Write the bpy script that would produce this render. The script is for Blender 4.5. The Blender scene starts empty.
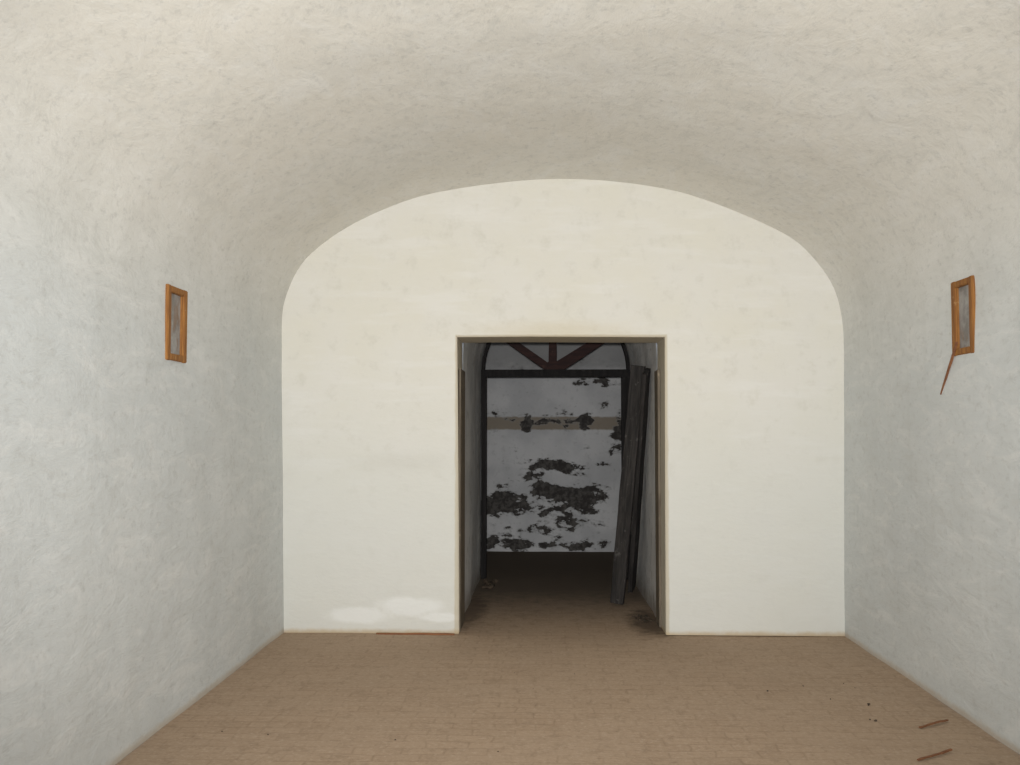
import bpy, bmesh, math, random
from mathutils import Vector, noise, Matrix
random.seed(4)
S=bpy.context.scene
S.view_settings.view_transform='Standard'
S.view_settings.look='None'

# ------------------------------------------------------------ node helpers
class NT:
    def __init__(s,name,rough=0.9,spec=0.2):
        s.m=bpy.data.materials.new(name); s.m.use_nodes=True
        s.t=s.m.node_tree; s.n=s.t.nodes; s.l=s.t.links
        s.b=s.n['Principled BSDF']; s.b.inputs['Roughness'].default_value=rough
        s.b.inputs['Specular IOR Level'].default_value=spec
        s.tc=s.n.new('ShaderNodeTexCoord'); s.co=s.tc.outputs['Object']
        s.sep=s.n.new('ShaderNodeSeparateXYZ'); s.l.new(s.co,s.sep.inputs[0])
    def put(s,v,i):
        if isinstance(v,(int,float)): i.default_value=v
        elif isinstance(v,tuple): i.default_value=(v+(1,)) if len(v)==3 and i.type=='RGBA' else v
        else: s.l.new(v,i)
    def math(s,op,a,b=0,c=None,clamp=False):
        n=s.n.new('ShaderNodeMath'); n.operation=op; n.use_clamp=clamp
        s.put(a,n.inputs[0]); s.put(b,n.inputs[1])
        if c is not None: s.put(c,n.inputs[2])
        return n.outputs[0]
    def mapped(s,scale=(1,1,1),loc=(0,0,0),rot=(0,0,0)):
        n=s.n.new('ShaderNodeMapping'); n.inputs['Scale'].default_value=scale
        n.inputs['Location'].default_value=loc; n.inputs['Rotation'].default_value=rot
        s.l.new(s.co,n.inputs[0]); return n.outputs[0]
    def noise(s,scale,detail=2,rough=.6,vec=None,dist=0):
        n=s.n.new('ShaderNodeTexNoise'); n.inputs['Scale'].default_value=scale
        n.inputs['Detail'].default_value=detail; n.inputs['Roughness'].default_value=rough
        n.inputs['Distortion'].default_value=dist
        s.l.new(vec if vec is not None else s.co,n.inputs['Vector']); return n.outputs['Fac']
    def step(s,v,lo,hi,a=0.,b=1.):
        n=s.n.new('ShaderNodeMapRange'); n.interpolation_type='SMOOTHSTEP'
        s.put(v,n.inputs[0]); n.inputs[1].default_value=lo; n.inputs[2].default_value=hi
        n.inputs[3].default_value=a; n.inputs[4].default_value=b
        return n.outputs[0]
    def mix(s,f,a,b,mode='MIX'):
        n=s.n.new('ShaderNodeMix'); n.data_type='RGBA'; n.blend_type=mode
        s.put(f,n.inputs[0]); s.put(a,n.inputs[6]); s.put(b,n.inputs[7]); return n.outputs[2]
    def ell(s,ax1,c1,r1,ax2,c2,r2):
        "1 in the centre of an ellipse, 0 at its rim"
        o=s.sep.outputs
        d1=s.math('DIVIDE',s.math('SUBTRACT',o[ax1],c1),r1); d2=s.math('DIVIDE',s.math('SUBTRACT',o[ax2],c2),r2)
        q=s.math('ADD',s.math('MULTIPLY',d1,d1),s.math('MULTIPLY',d2,d2))
        return s.math('SUBTRACT',1,s.math('SQRT',q),clamp=True)
    def color(s,c): s.put(c,s.b.inputs['Base Color'])
    def bump(s,h,strength=.3,dist=.02):
        n=s.n.new('ShaderNodeBump'); n.inputs['Strength'].default_value=strength
        n.inputs['Distance'].default_value=dist; s.l.new(h,n.inputs['Height'])
        s.l.new(n.outputs[0],s.b.inputs['Normal'])
def addh(N,*hs):
    r=None
    for v,w in hs:
        t=N.math('MULTIPLY',v,w); r=t if r is None else N.math('ADD',r,t)
    return r

# ------------------------------------------------------------ materials
def mat_vault():
    N=NT('whitewashed_vault_plaster',.95,.1)
    z=N.sep.outputs[2]
    big=N.noise(.9,2,.6)
    up=N.step(N.math('ADD',z,N.math('MULTIPLY',big,.5)),2.0,3.3)
    c=N.mix(up,(.625,.652,.652),(.765,.74,.675))  # beige with height; vault also lightened, sides darkened, to even out the light
    c=N.mix(N.step(big,.35,.7,0,.22),c,(.75,.76,.74))
    brush=N.noise(5,4,.7,N.mapped((1,.45,1.6)),1.0)
    c=N.mix(N.step(brush,.45,.72,0,.38),c,(.82,.82,.80))
    c=N.mix(N.step(brush,.30,.46,.25,0),c,(.56,.56,.53))
    fine=N.noise(26,3,.75,N.mapped((1,.6,1)))
    c=N.mix(N.step(fine,.5,.75,0,.32),c,(.42,.42,.40))
    drip=N.noise(3,3,.6,N.mapped((3,3,.35)))
    c=N.mix(N.step(drip,.5,.75,0,.17),c,(.52,.53,.50))
    dirt=N.step(N.math('ADD',z,N.math('MULTIPLY',fine,.05)),.03,.075,.7,0)
    c=N.mix(dirt,c,(.50,.42,.32))
    N.color(c)
    N.bump(N.noise(6,5,.66,N.mapped((1,.5,1.3)),.4),.34,.03)
    return N.m
def mat_far():
    N=NT('pale_limewash_plaster',.95,.1)
    z=N.sep.outputs[2]; x=N.sep.outputs[0]
    n1=N.noise(2,4,.65)
    n2=N.noise(8,4,.65)
    c=N.mix(N.step(n1,.3,.7),(.735,.715,.64),(.745,.73,.68))
    c=N.mix(N.step(n2,.5,.75,0,.5),c,(.62,.60,.52))
    hz=N.noise(3,3,.6,N.mapped((.5,1,3)))
    c=N.mix(N.step(hz,.50,.70,0,.45),c,(.79,.78,.745))
    c=N.mix(N.step(N.math('ADD',z,N.math('MULTIPLY',n1,.8)),1.2,2.5,.65,0),c,(.68,.69,.655))
    st=N.ell(0,.12,1.0,2,2.25,.13)
    c=N.mix(N.step(N.math('ADD',st,N.math('MULTIPLY',n2,.5)),.35,1.1,0,.45),c,(.64,.57,.42))
    for cx,cz,rx,rz in ((-.98,.20,.36,.10),(-1.35,.13,.35,.09),(-.75,.12,.22,.05)):
        e=N.ell(0,cx,rx,2,cz,rz)
        c=N.mix(N.step(N.math('ADD',e,N.math('MULTIPLY',n2,.6)),.45,.85,0,.7),c,(.84,.85,.83))
    g=N.ell(0,-1.0,.9,2,1.27,.16)
    c=N.mix(N.step(N.math('ADD',g,N.math('MULTIPLY',n2,.6)),.6,1.2,0,.4),c,(.61,.60,.54))
    # ochre edging left bare around the opening
    ex=N.step(N.math('ADD',N.math('ABSOLUTE',N.math('SUBTRACT',x,.15)),N.math('MULTIPLY',n2,.02)),.795,.81,1,0)
    ez=N.step(N.math('ADD',z,N.math('MULTIPLY',n2,.02)),2.222,2.238,1,0)
    c=N.mix(N.math('MULTIPLY',N.math('MULTIPLY',ex,ez),.6),c,(.52,.44,.30))
    dirt=N.step(N.math('ADD',z,N.math('MULTIPLY',n2,.05)),.025,.07,.8,0)
    c=N.mix(dirt,c,(.52,.40,.24))
    N.color(c)
    N.bump(N.noise(4,5,.65,N.mapped((.6,1,1.3))),.38,.025)
    return N.m
def mat_passage():
    N=NT('grey_passage_plaster',.95,.1)
    z=N.sep.outputs[2]
    c=N.mix(N.step(N.noise(2.5,3),.35,.65),(.66,.67,.67),(.80,.80,.79))
    n2=N.noise(9,4,.7)
    c=N.mix(N.step(n2,.56,.68,0,.5),c,(.36,.33,.29))
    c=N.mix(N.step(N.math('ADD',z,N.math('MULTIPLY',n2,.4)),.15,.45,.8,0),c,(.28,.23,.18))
    N.color(c); N.bump(n2,.4,.03)
    return N.m
def mat_peeling():
    N=NT('peeling_whitewash',.95,.1)
    z=N.sep.outputs[2]; x=N.sep.outputs[0]
    c=N.mix(N.step(N.noise(2,3),.35,.65),(.53,.535,.55),(.66,.66,.67))
    n16=N.noise(16,3,.7)
    c=N.mix(N.step(n16,.5,.8,0,.5),c,(.38,.385,.39))
    zb=N.math('ADD',z,N.math('MULTIPLY',n16,.04))
    band=N.math('MULTIPLY',N.step(zb,1.525,1.55),N.step(zb,1.685,1.71,1,0))
    c=N.mix(N.math('MULTIPLY',band,.85),c,(.26,.21,.15))
    nz=N.noise(5.5,4,.62,N.mapped((.75,1,1.3)),.15)
    m=None
    for cx,cz,rx,rz,w in ((.42,.68,.50,.26,.62),(.12,.78,.34,.16,.5),(-.45,.56,.44,.22,.62),(.62,.52,.3,.12,.5),(.1,.45,1.0,.28,.24),
                          (.25,1.06,.8,.18,.30),(.0,.94,.5,.12,.3),(.1,.07,1.6,.13,.42),(.1,.3,1.,.25,.24),(.75,1.25,.4,.25,.22),
                          (-.177,1.61,.12,.17,.62),(.566,1.61,.15,.16,.62),(.98,1.55,.14,.25,.45),(.2,1.6,.8,.08,.24),
                          (.75,2.13,.4,.10,.45)):
        e=N.math('MULTIPLY',N.ell(0,cx,rx,2,cz,rz),w)
        m=e if m is None else N.math('MAXIMUM',m,e)
    q=N.math('ADD',N.math('MULTIPLY',m,.7),nz)
    loss=N.step(q,.655,.68)
    c=N.mix(N.step(q,.60,.65,0,.45),c,(.30,.30,.30))
    c=N.mix(loss,c,N.mix(N.step(n16,.4,.65),(.055,.05,.048),(.12,.113,.105)))
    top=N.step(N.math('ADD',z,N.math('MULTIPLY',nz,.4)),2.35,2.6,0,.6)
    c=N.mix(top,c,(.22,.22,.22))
    N.color(c); N.bump(n16,.4,.02)
    return N.m
def mat_floor():
    N=NT('dusty_brick_paving',.95,.1)
    y=N.sep.outputs[1]; x=N.sep.outputs[0]
    br=N.n.new('ShaderNodeTexBrick')
    nn=N.n.new('ShaderNodeTexNoise'); nn.inputs['Scale'].default_value=3.5; N.l.new(N.co,nn.inputs['Vector'])
    va=N.n.new('ShaderNodeVectorMath'); va.operation='MULTIPLY_ADD'
    N.l.new(nn.outputs['Color'],va.inputs[0]); va.inputs[1].default_value=(.07,.07,0); N.l.new(N.co,va.inputs[2])
    N.l.new(va.outputs[0],br.inputs['Vector'])
    br.inputs['Scale'].default_value=1; br.inputs['Brick Width'].default_value=.21; br.inputs['Row Height'].default_value=.10
    br.inputs['Mortar Size'].default_value=.010; br.inputs['Mortar Smooth'].default_value=1.
    br.inputs['Color1'].default_value=(.425,.312,.220,1); br.inputs['Color2'].default_value=(.385,.28,.196,1)
    br.inputs['Mortar'].default_value=(.315,.225,.155,1)
    n1=N.noise(1.6,4,.65)
    c=N.mix(N.step(n1,.35,.65,.2,.75),br.outputs['Color'],(.415,.31,.223))
    n2=N.noise(9,5,.75)
    c=N.mix(N.step(n2,.5,.68,0,.5),c,(.27,.195,.135))
    n3=N.noise(40,3,.75)
    c=N.mix(N.step(n3,.48,.75,0,.45),c,(.56,.45,.35))
    c=N.mix(N.step(n3,.30,.42,.4,0),c,(.20,.14,.095))
    # ground colour darkens into the passage
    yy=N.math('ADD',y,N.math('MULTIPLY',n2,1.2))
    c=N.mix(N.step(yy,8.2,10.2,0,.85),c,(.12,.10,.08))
    e=N.ell(0,.86,.30,1,7.9,.9)  # dark shading by the right jamb, painted into the floor colour
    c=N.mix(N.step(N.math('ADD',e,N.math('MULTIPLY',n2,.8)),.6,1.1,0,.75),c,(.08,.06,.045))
    e=N.ell(0,-.6,.25,1,8.4,1.2)  # same painted shading along the left side of the passage
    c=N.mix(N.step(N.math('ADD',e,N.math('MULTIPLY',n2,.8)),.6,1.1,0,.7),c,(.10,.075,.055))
    N.color(c)
    N.bump(addh(N,(n2,.6),(n3,.25)),.4,.016)
    return N.m
def mat_wood(name,c1,c2,c3,axis=2,rough=.75,wear=.62):
    N=NT(name,rough,.15)
    sc=[14,14,14]; sc[axis]=1.2
    g=N.noise(2.2,4,.7,N.mapped(tuple(sc)),.6)
    c=N.mix(N.step(g,.35,.65),c1,c2)
    c=N.mix(N.step(N.noise(14,3,.7),wear,wear+.1,0,.7),c,c3)
    N.color(c); N.bump(g,.5,.006)
    return N.m
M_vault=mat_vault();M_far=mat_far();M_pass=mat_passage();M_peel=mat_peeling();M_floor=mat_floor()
M_frame=mat_wood('rusty_orange_wood',(.36,.17,.05),(.23,.10,.035),(.47,.30,.14))
M_dark=mat_wood('blackened_timber',(.012,.011,.011),(.022,.02,.02),(.05,.048,.045))
M_grey=mat_wood('weathered_grey_timber',(.024,.022,.021),(.050,.045,.042),(.11,.10,.095),wear=.6)
M_jamb=mat_wood('tarred_jamb_board',(.13,.105,.08),(.22,.185,.14),(.34,.28,.20))
M_spoke=mat_wood('red_brown_painted_timber',(.050,.026,.023),(.030,.018,.018),(.085,.05,.04),0)
M_stick=mat_wood('rust_red_stick',(.28,.125,.06),(.17,.075,.04),(.36,.2,.1),0)
def mat_panel():
    N=NT('dusty_glass_pane',.5,.4)
    c=N.mix(N.step(N.noise(9,4,.7),.35,.65),(.20,.19,.18),(.36,.35,.34))
    c=N.mix(N.step(N.noise(14,3,.7,N.mapped((1,1,.5))),.52,.66,0,.7),c,(.22,.14,.09))
    N.color(c); N.bump(N.noise(20,3),.3,.01); return N.m
M_panel=mat_panel()
def mat_rubble():
    N=NT('dark_rubble',.95,.1)
    N.color(N.mix(N.step(N.noise(12,3),.4,.6),(.05,.04,.03),(.10,.075,.055))); return N.m
M_rub=mat_rubble()

# ------------------------------------------------------------ mesh helpers
def obj(name,me,mat=None,parent=None,smooth=False):
    o=bpy.data.objects.new(name,me); S.collection.objects.link(o)
    if mat: me.materials.append(mat)
    if parent: o.parent=parent
    if smooth: me.polygons.foreach_set('use_smooth',[True]*len(me.polygons))
    return o
def empty(name,loc=(0,0,0)):
    e=bpy.data.objects.new(name,None); e.location=loc; e.empty_display_size=.1; S.collection.objects.link(e); return e
def boxmesh(bm,c,s,R=None,cuts=0):
    r=bmesh.ops.create_cube(bm,size=1)
    M=Matrix.Translation(c)@(R.to_4x4() if R else Matrix.Identity(4))@Matrix.Diagonal((s[0],s[1],s[2],1))
    bmesh.ops.transform(bm,matrix=M,verts=r['verts']); return r['verts']
def box(name,lo,hi,mat,parent=None,bev=.004):
    bm=bmesh.new(); c=[(a+b)/2 for a,b in zip(lo,hi)]; s=[b-a for a,b in zip(lo,hi)]
    boxmesh(bm,c,s)
    me=bpy.data.meshes.new(name); 
    if bev: bmesh.ops.bevel(bm,geom=bm.edges[:],offset=bev,segments=2,affect='EDGES')
    bm.to_mesh(me); bm.free(); return obj(name,me,mat,parent)

# ------------------------------------------------------------ the vaulted room
PRO=[(-1.916,0),(-1.930,.6),(-1.938,1.133),(-1.952,1.75),(-1.956,2.187),(-1.957,2.339),(-1.936,2.491),(-1.862,2.681),(-1.749,2.833),(-1.522,3.008),
     (-1.218,3.166),(-.838,3.294),(-.307,3.374),(.146,3.401),(.598,3.374),(1.047,3.295),(1.493,3.132),(1.862,2.948),
     (2.045,2.774),(2.168,2.586),(2.225,2.399),(2.246,2.175),(2.243,1.75),(2.232,1.139),(2.226,.6),(2.221,0)]
def catmull(P,n=10):
    P=[Vector(p) for p in P]; Q=[2*P[0]-P[1]]+P+[2*P[-1]-P[-2]]; out=[]
    for i in range(1,len(Q)-2):
        a,b,c,d=Q[i-1:i+3]
        for k in range(n):
            t=k/n; out.append(.5*((2*b)+(c-a)*t+(2*a-5*b+4*c-d)*t*t+(3*b-a-3*c+d)*t**3))
    out.append(P[-1]); return out
dense=catmull(PRO,10)
iL=5*10; iR=20*10
def side(pts,zs):
    out=[]
    for z in zs:
        def gap(i):
            lo=min(pts[i].y,pts[i+1].y); hi=max(pts[i].y,pts[i+1].y)
            return max(lo-z,z-hi,0)
        best=min(range(len(pts)-1),key=gap)
        p,q=pts[best],pts[best+1]; t=(z-p.y)/(q.y-p.y) if abs(q.y-p.y)>1e-9 else 0
        t=max(0,min(1,t)); out.append(Vector((p.x+(q.x-p.x)*t,z)))
    return out
NL=dict(y0=5.08,y1=5.36,z0=1.871,z1=2.268); NR=dict(y0=5.165,y1=5.43,z0=1.903,z1=2.306)
m=.02
def merge(base,extra):
    return sorted(set([round(b,4) for b in base if all(abs(b-e)>.012 for e in extra)]+[round(e,4) for e in extra]))
zl=merge([i*dense[iL].y/46 for i in range(47)],[NL['z0']+m,NL['z1']-m])
zr=merge([i*dense[iR].y/46 for i in range(47)],[NR['z0']+m,NR['z1']-m])
L=side(dense[:iL+1],zl); R=list(reversed(side(dense[iR:],zr)))
prof=L+dense[iL+1:iR]+R
nL=len(L)-1; nR=len(L)+(iR-iL-1)
Y0,Y1=-2.6,7.41
ys=merge([Y0+i*(Y1-Y0)/120 for i in range(121)],[NL['y0']+m,NL['y1']-m,NR['y0']+m,NR['y1']-m])
def nrm2(i):
    a=prof[max(i-2,0)];b=prof[min(i+2,len(prof)-1)];d=(b-a).normalized(); return Vector((d.y,-d.x))
def P3(i,y):
    p=prof[i]; n=nrm2(i); q=Vector((p.x,y,p.y))
    d=.014*noise.noise(q*1.1)+.006*noise.noise(q*2.9+Vector((5,1,2)))
    fade=min(1,(7.41-y)/.35); d*=.25+.75*max(fade,0)
    return Vector((p.x+n.x*d,y,max(0,p.y+n.y*d) if p.y>0.001 else 0))
G=[[P3(i,y) for y in ys] for i in range(len(prof))]
def gn(i,j):
    a=G[min(i+2,len(G)-1)][j]-G[max(i-2,0)][j]; b=G[i][min(j+1,len(ys)-1)]-G[i][max(j-1,0)]
    return b.cross(a).normalized()
def strip(name,i0,i1,hole=None):
    V=[];NN=[];F=[];nj=len(ys)
    for i in range(i0,i1+1):
        for j in range(nj):
            V.append(G[i][j]); n=gn(i,j)
            c=Vector((.15,G[i][j].y,1.6)); 
            if n.dot(c-G[i][j])<0: n=-n
            NN.append(n)
    for i in range(i1-i0):
        for j in range(nj-1):
            if hole:
                zc=(prof[i0+i].y+prof[i0+i+1].y)/2; yc=(ys[j]+ys[j+1])/2
                if hole['y0']+m<yc<hole['y1']-m and hole['z0']+m<zc<hole['z1']-m: continue
            a=i*nj+j; F.append((a,a+1,a+nj+1,a+nj))
    me=bpy.data.meshes.new(name); me.from_pydata(V,[],F)
    f=me.polygons[0]
    if f.normal.dot(NN[f.vertices[0]])<0: me.flip_normals()
    o=obj(name,me,M_vault,smooth=True)
    me.normals_split_custom_set_from_vertices([tuple(n) for n in NN])
    return o
strip('wall_left',0,nL,NL); strip('ceiling',nL,nR); strip('wall_right',nR,len(prof)-1,NR)

# end wall with the doorway (0.5 m thick)
YW=7.4; YB=7.9
def endwall(name,y0,y1,door,mat,grow=.06,bev=.007):
    bm=bmesh.new(); c=Vector((.15,1.6)); out=[]
    for k,p in enumerate(dense[::5]+[dense[-1]]):
        d=(p-c).normalized()*grow
        out.append((p.x+d.x,max(p.y+d.y,0) if p.y>.01 else 0))
    pts=list(dict.fromkeys(out))
    poly=pts+list(reversed(door))
    vs=[bm.verts.new((x,y0,z)) for x,z in poly]
    f=bm.faces.new(vs)
    r=bmesh.ops.extrude_face_region(bm,geom=[f])
    for v in r['geom']:
        if isinstance(v,bmesh.types.BMVert): v.co.y=y1
    bmesh.ops.recalc_face_normals(bm,faces=bm.faces[:])
    bm.edges.ensure_lookup_table()
    es=[e for e in bm.edges if all(any(abs(v.co.x-x)<1e-4 and abs(v.co.z-z)<1e-4 for x,z in door) for v in e.verts)
        and abs(e.verts[0].co.y-e.verts[1].co.y)<1e-4 and not (e.verts[0].co.z<.01 and e.verts[1].co.z<.01)]
    if bev: bmesh.ops.bevel(bm,geom=es,offset=bev,segments=3,affect='EDGES')
    bmesh.ops.triangulate(bm,faces=bm.faces[:])
    me=bpy.data.meshes.new(name); bm.to_mesh(me); bm.free(); return obj(name,me,mat)
endwall('wall_back',YW,YB,[(-.610,0),(-.615,.8),(-.622,1.5),(-.630,2.206),(-.1,2.209),(.4,2.205),(.926,2.201),(.922,1.4),(.919,.7),(.917,0)],M_far)
endwall('wall_front',-2.9,-2.6,[(-1.2,0),(-1.2,2.5),(1.5,2.5),(1.5,0)],M_far)

# floor: one slab, gently uneven paving
def grid(name,x0,x1,y0,y1,nx,ny,mat,amp=.006):
    V=[];F=[]
    for j in range(ny+1):
        for i in range(nx+1):
            x=x0+(x1-x0)*i/nx; y=y0+(y1-y0)*j/ny
            V.append((x,y,amp*noise.noise(Vector((x*1.7,y*1.7,0)))-amp*.5))
    for j in range(ny):
        for i in range(nx):
            a=j*(nx+1)+i; F.append((a,a+1,a+nx+2,a+nx+1))
    me=bpy.data.meshes.new(name); me.from_pydata(V,[],F); return obj(name,me,mat,smooth=True)
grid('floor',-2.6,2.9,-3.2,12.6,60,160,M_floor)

# passage behind the doorway: side walls with a barrel vault
XL,XR,ZS=-.625,.925,2.11; XC=(XL+XR)/2; RR=(XR-XL)/2
def passage():
    pts=[(XL,0),(XL,.5),(XL,1.),(XL,1.6)]+[(XC-RR*math.cos(math.pi*k/28),ZS+RR*math.sin(math.pi*k/28)) for k in range(29)]+[(XR,1.6),(XR,1.),(XR,.5),(XR,0)]
    V=[];F=[];n=len(pts);yy=[YB+(10.3-YB)*k/20 for k in range(21)]
    for y in yy:
        for x,z in pts:
            q=Vector((x,y,z)); d=.012*noise.noise(q*2.3)
            V.append((x+(d if x>XC else -d),y,z))
    for j in range(20):
        for i in range(n-1):
            a=j*n+i; F.append((a,a+n,a+n+1,a+1))
    me=bpy.data.meshes.new('wall_passage'); me.from_pydata(V,[],F)
    bm=bmesh.new(); bm.from_mesh(me)
    # end face towards the rear room: wall around the arch
    vin=[bm.verts.new((x,10.3,z)) for x,z in pts]; 
    outp=[]
    for x,z in pts:
        if z<ZS-.001 or abs(z-ZS)<.001: outp.append((-2.6 if x<XC else 2.9,z))
        else:
            t=(x-XC)/RR; outp.append((XC+2.75*t,3.5))
    vo=[bm.verts.new((x,10.3,z)) for x,z in outp]
    for i in range(n-1):
        try: bm.faces.new((vin[i],vin[i+1],vo[i+1],vo[i]))
        except Exception: pass
    bm.to_mesh(me); bm.free()
    return obj('wall_passage',me,M_pass)
passage()
# rear room shell
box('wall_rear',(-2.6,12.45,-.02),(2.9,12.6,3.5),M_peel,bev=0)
box('wall_rear_left',(-2.75,10.3,-.02),(-2.6,12.6,3.5),M_pass,bev=0)
box('wall_rear_right',(2.9,10.3,-.02),(3.05,12.6,3.5),M_pass,bev=0)
box('ceiling_rear',(-2.75,10.3,3.5),(3.05,12.6,3.6),M_pass,bev=0)

# ------------------------------------------------------------ wall niches with wooden frames
def niche(side,N):
    e=empty('wall_niche_frame'); s=1 if side=='R' else -1
    xw=(2.243 if s>0 else -1.955)
    bw=.044
    front=xw-s*.014; back=xw+s*.07
    def bx(nm,y0,y1,z0,z1,f=front,b=back,mat=M_frame,bev=.004):
        return box(nm,(min(f,b),y0,z0),(max(f,b),y1,z1),mat,e,bev)
    y0,y1,z0,z1=N['y0'],N['y1'],N['z0'],N['z1']
    bx('stile_near',y0,y0+bw,z0,z1); bx('stile_far',y1-bw,y1,z0,z1)
    bx('rail_top',y0+bw,y1-bw,z1-.036,z1-.002); bx('rail_bottom',y0+bw,y1-bw,z0+.002,z0+.038)
    bx('pane',y0+bw-.006,y1-bw+.006,z0+.03,z1-.03,f=xw+s*.008,b=xw+s*.03,mat=M_panel,bev=0)
    bx('glazing_bead',y0+bw,y0+bw+.010,z0+.038,z1-.036,f=xw-s*.002,b=xw+s*.009,bev=.002)
    bx('glazing_bead_far',y1-bw-.010,y1-bw,z0+.038,z1-.036,f=xw-s*.002,b=xw+s*.009,bev=.002)
    return e
niche('L',NL); er=niche('R',NR)

def rod(bm,a,b,w,t,seg=8,wob=.002,up=Vector((0,0,1))):
    a=Vector(a);b=Vector(b);d=(b-a).normalized()
    s=d.cross(up).normalized(); u=s.cross(d).normalized(); rings=[]
    for k in range(seg+1):
        p=a.lerp(b,k/seg)+s*random.uniform(-wob,wob)+u*random.uniform(-wob,wob)
        f=random.uniform(.85,1.05)
        rings.append([bm.verts.new(p+s*(w/2*f*cx)+u*(t/2*f*cy)) for cx,cy in ((-1,-1),(1,-1),(1,1),(-1,1))])
    for k in range(seg):
        for i in range(4):
            bm.faces.new((rings[k][i],rings[k][(i+1)%4],rings[k+1][(i+1)%4],rings[k+1][i]))
    bm.faces.new(rings[0][::-1]); bm.faces.new(rings[-1])
def rodobj(name,segs,mat,parent=None,bev=0):
    bm=bmesh.new()
    for s in segs: rod(bm,*s[:4],**(s[4] if len(s)>4 else {}))
    bmesh.ops.recalc_face_normals(bm,faces=bm.faces[:])
    me=bpy.data.meshes.new(name); bm.to_mesh(me); bm.free(); o=obj(name,me,mat,parent)
    if bev:
        b=o.modifiers.new('b','BEVEL'); b.width=bev; b.segments=2
    return o
rodobj('broken_glazing_strip',[((2.222,5.345,1.975),(2.232,5.595,1.705),.012,.010,dict(seg=6,wob=.0015))],M_stick,er)

# ------------------------------------------------------------ jamb boards in the doorway
box('trim_jamb_left',(-.619,7.47,0.0),(-.606,7.90,1.975),M_jamb,bev=.003)
box('trim_jamb_right',(.902,7.68,0.0),(.920,7.90,1.975),M_jamb,bev=.003)

# ------------------------------------------------------------ inner arched door frame with fanlight
fr=empty('arched_door_frame')
Yf=10.14; dp=.10
box('post_left',(XL+.012,Yf,0),(XL+.065,Yf+dp,ZS),M_dark,fr)
box('post_right',(XR-.10,Yf,0),(XR-.012,Yf+dp,ZS),M_dark,fr)
box('transom',(XL+.012,Yf-.01,ZS-.055),(XR-.012,Yf+dp,ZS+.02),M_dark,fr)
bm=bmesh.new(); K=32; ro=RR-.015; ri=RR-.045; rings=[]
for k in range(K+1):
    a=math.pi*k/K; c=-math.cos(a); s=math.sin(a)
    rings.append([bm.verts.new((XC+r*c,y,ZS+.01+r*s)) for r,y in ((ro,Yf),(ri,Yf),(ri,Yf+dp),(ro,Yf+dp))])
for k in range(K):
    for i in range(4): bm.faces.new((rings[k][i],rings[k][(i+1)%4],rings[k+1][(i+1)%4],rings[k+1][i]))
bmesh.ops.recalc_face_normals(bm,faces=bm.faces[:])
me=bpy.data.meshes.new('arch_ring'); bm.to_mesh(me); bm.free(); obj('arch_ring',me,M_dark,fr)
cx=XC-.03; cz=ZS+.01
for i,(deg,w) in enumerate(((92,.085),(34,.12),(146,.085),)):
    a=math.radians(deg); r=ri+.02
    rodobj('spoke_%d'%(i+1),[((cx,Yf+.05,cz),(XC+r*math.cos(a),Yf+.05,cz+r*math.sin(a)),w,.06,dict(seg=4,wob=0,up=Vector((0,1,0))))],M_spoke,fr,.004)
box('hub',(cx-.06,Yf-.005,ZS-.03),(cx+.06,Yf+.09,ZS+.10),M_spoke,fr,.01)

# ------------------------------------------------------------ leaning planks
def plank(name,bot,top,w,t,side,mat):
    bot=Vector(bot);top=Vector(top);d=(top-bot).normalized(); sd=Vector(side); sd=(sd-d*sd.dot(d)).normalized(); n=d.cross(sd)
    Rm=Matrix((sd,n,d)).transposed(); bm=bmesh.new()
    Ln=(top-bot).length
    boxmesh(bm,(0,0,0),(w,t,Ln))
    bmesh.ops.subdivide_edges(bm,edges=[e for e in bm.edges if abs(e.verts[0].co.z-e.verts[1].co.z)>.5],cuts=14)
    for v in bm.verts:
        v.co.x+=.006*noise.noise(Vector((v.co.x*9,v.co.y*9,v.co.z*4))); v.co.y+=.004*noise.noise(Vector((v.co.x*9,v.co.y*9,v.co.z*4+9)))
    me=bpy.data.meshes.new(name); bm.to_mesh(me); bm.free()
    o=obj(name,me,mat); o.matrix_world=Matrix.Translation((bot+top)/2)@Rm.to_4x4()
    b=o.modifiers.new('b','BEVEL'); b.width=.005; b.segments=2; b.limit_method='ANGLE'
    return o
plank('wooden_plank',(.655,8.68,.012),(.836,8.50,2.06),.120,.055,(1,-.35,0),M_grey)
plank('wooden_plank',(.850,9.42,.012),(.880,8.30,2.0),.14,.04,(.35,1,0),M_grey)

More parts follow.
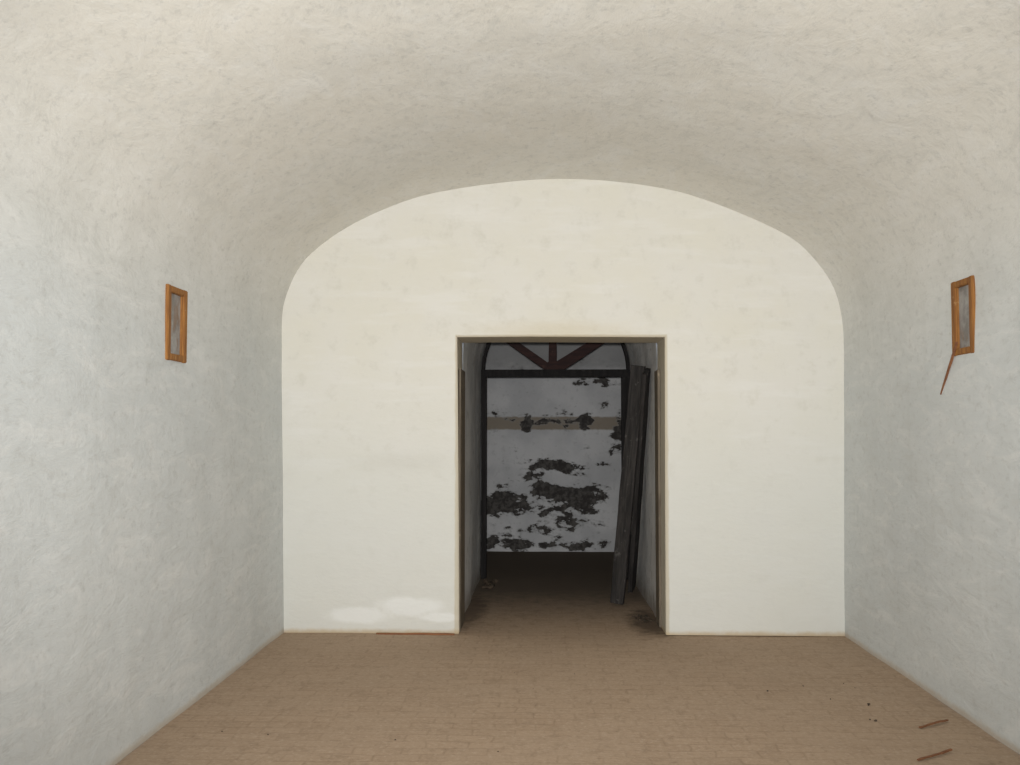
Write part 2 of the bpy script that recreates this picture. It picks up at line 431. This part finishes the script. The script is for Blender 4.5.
# ------------------------------------------------------------ floor debris
rodobj('wooden_stick',[((1.91,5.14,.006),(2.10,5.27,.008),.012,.007)],M_stick)
rodobj('wooden_stick',[((1.71,4.64,.006),(1.92,4.78,.008),.012,.007)],M_stick)
rodobj('wooden_lath',[((-1.22,7.365,.005),(-.64,7.36,.005),.02,.012)],M_stick)
def rubble(name,spots,mat):
    bm=bmesh.new()
    for (x,y,sx,sy,n,smin,smax) in spots:
        for k in range(n):
            px=x+random.uniform(-1,1)*sx; py=y+random.uniform(-1,1)*sy; s=random.uniform(smin,smax)
            r=bmesh.ops.create_icosphere(bm,subdivisions=1,radius=s)
            Rr=Matrix.Rotation(random.uniform(0,6),4,'Z')@Matrix.Rotation(random.uniform(0,6),4,'X')
            for v in r['verts']:
                v.co*=random.uniform(.7,1.25); v.co=Rr@v.co; v.co.z*=.55; v.co+=Vector((px,py,s*.3))
    me=bpy.data.meshes.new(name); bm.to_mesh(me); bm.free(); return obj(name,me,mat)
rubble('rubble_pile',[(-.50,9.75,.06,.25,22,.012,.035)],M_rub)
rubble('rubble_pile',[(.80,8.02,.07,.14,18,.008,.026)],M_rub)
rubble('brick_chips',[(1.75,5.56,.05,.02,2,.006,.010),(1.76,5.28,.06,.02,2,.006,.010),(1.6,5.9,.3,.3,5,.004,.008),(-.6,5.2,1.,1.2,8,.003,.006)],M_rub)

# ------------------------------------------------------------ light
w=bpy.data.worlds.new('world'); S.world=w; w.use_nodes=True
w.node_tree.nodes['Background'].inputs[0].default_value=(.75,.85,1,1); w.node_tree.nodes['Background'].inputs[1].default_value=.4
def light(kind,name,loc,rot,energy,col,**k):
    d=bpy.data.lights.new(name,kind); d.energy=energy; d.color=col
    for a,v in k.items(): setattr(d,a,v)
    o=bpy.data.objects.new(name,d); o.location=loc; o.rotation_euler=rot; S.collection.objects.link(o); return o
light('SPOT','camera_flash',(-.02,-.03,1.56),(math.radians(95),0,math.radians(1)),1150,(1,.985,.955),spot_size=math.radians(83),spot_blend=1.,shadow_soft_size=.03)
light('AREA','entrance_daylight',(.15,-2.55,.9),(math.radians(106),0,0),76,(.92,.96,1),shape='RECTANGLE',size=2.6,size_y=1.7)

cam=bpy.data.cameras.new('camera'); co=bpy.data.objects.new('camera',cam); S.collection.objects.link(co)
cam.lens=36*990/1020; cam.sensor_width=36; cam.clip_start=.02
co.location=(0,0,1.5); co.rotation_euler=(math.pi/2+math.atan(48.5/990),0,math.atan(31/990))
S.camera=co
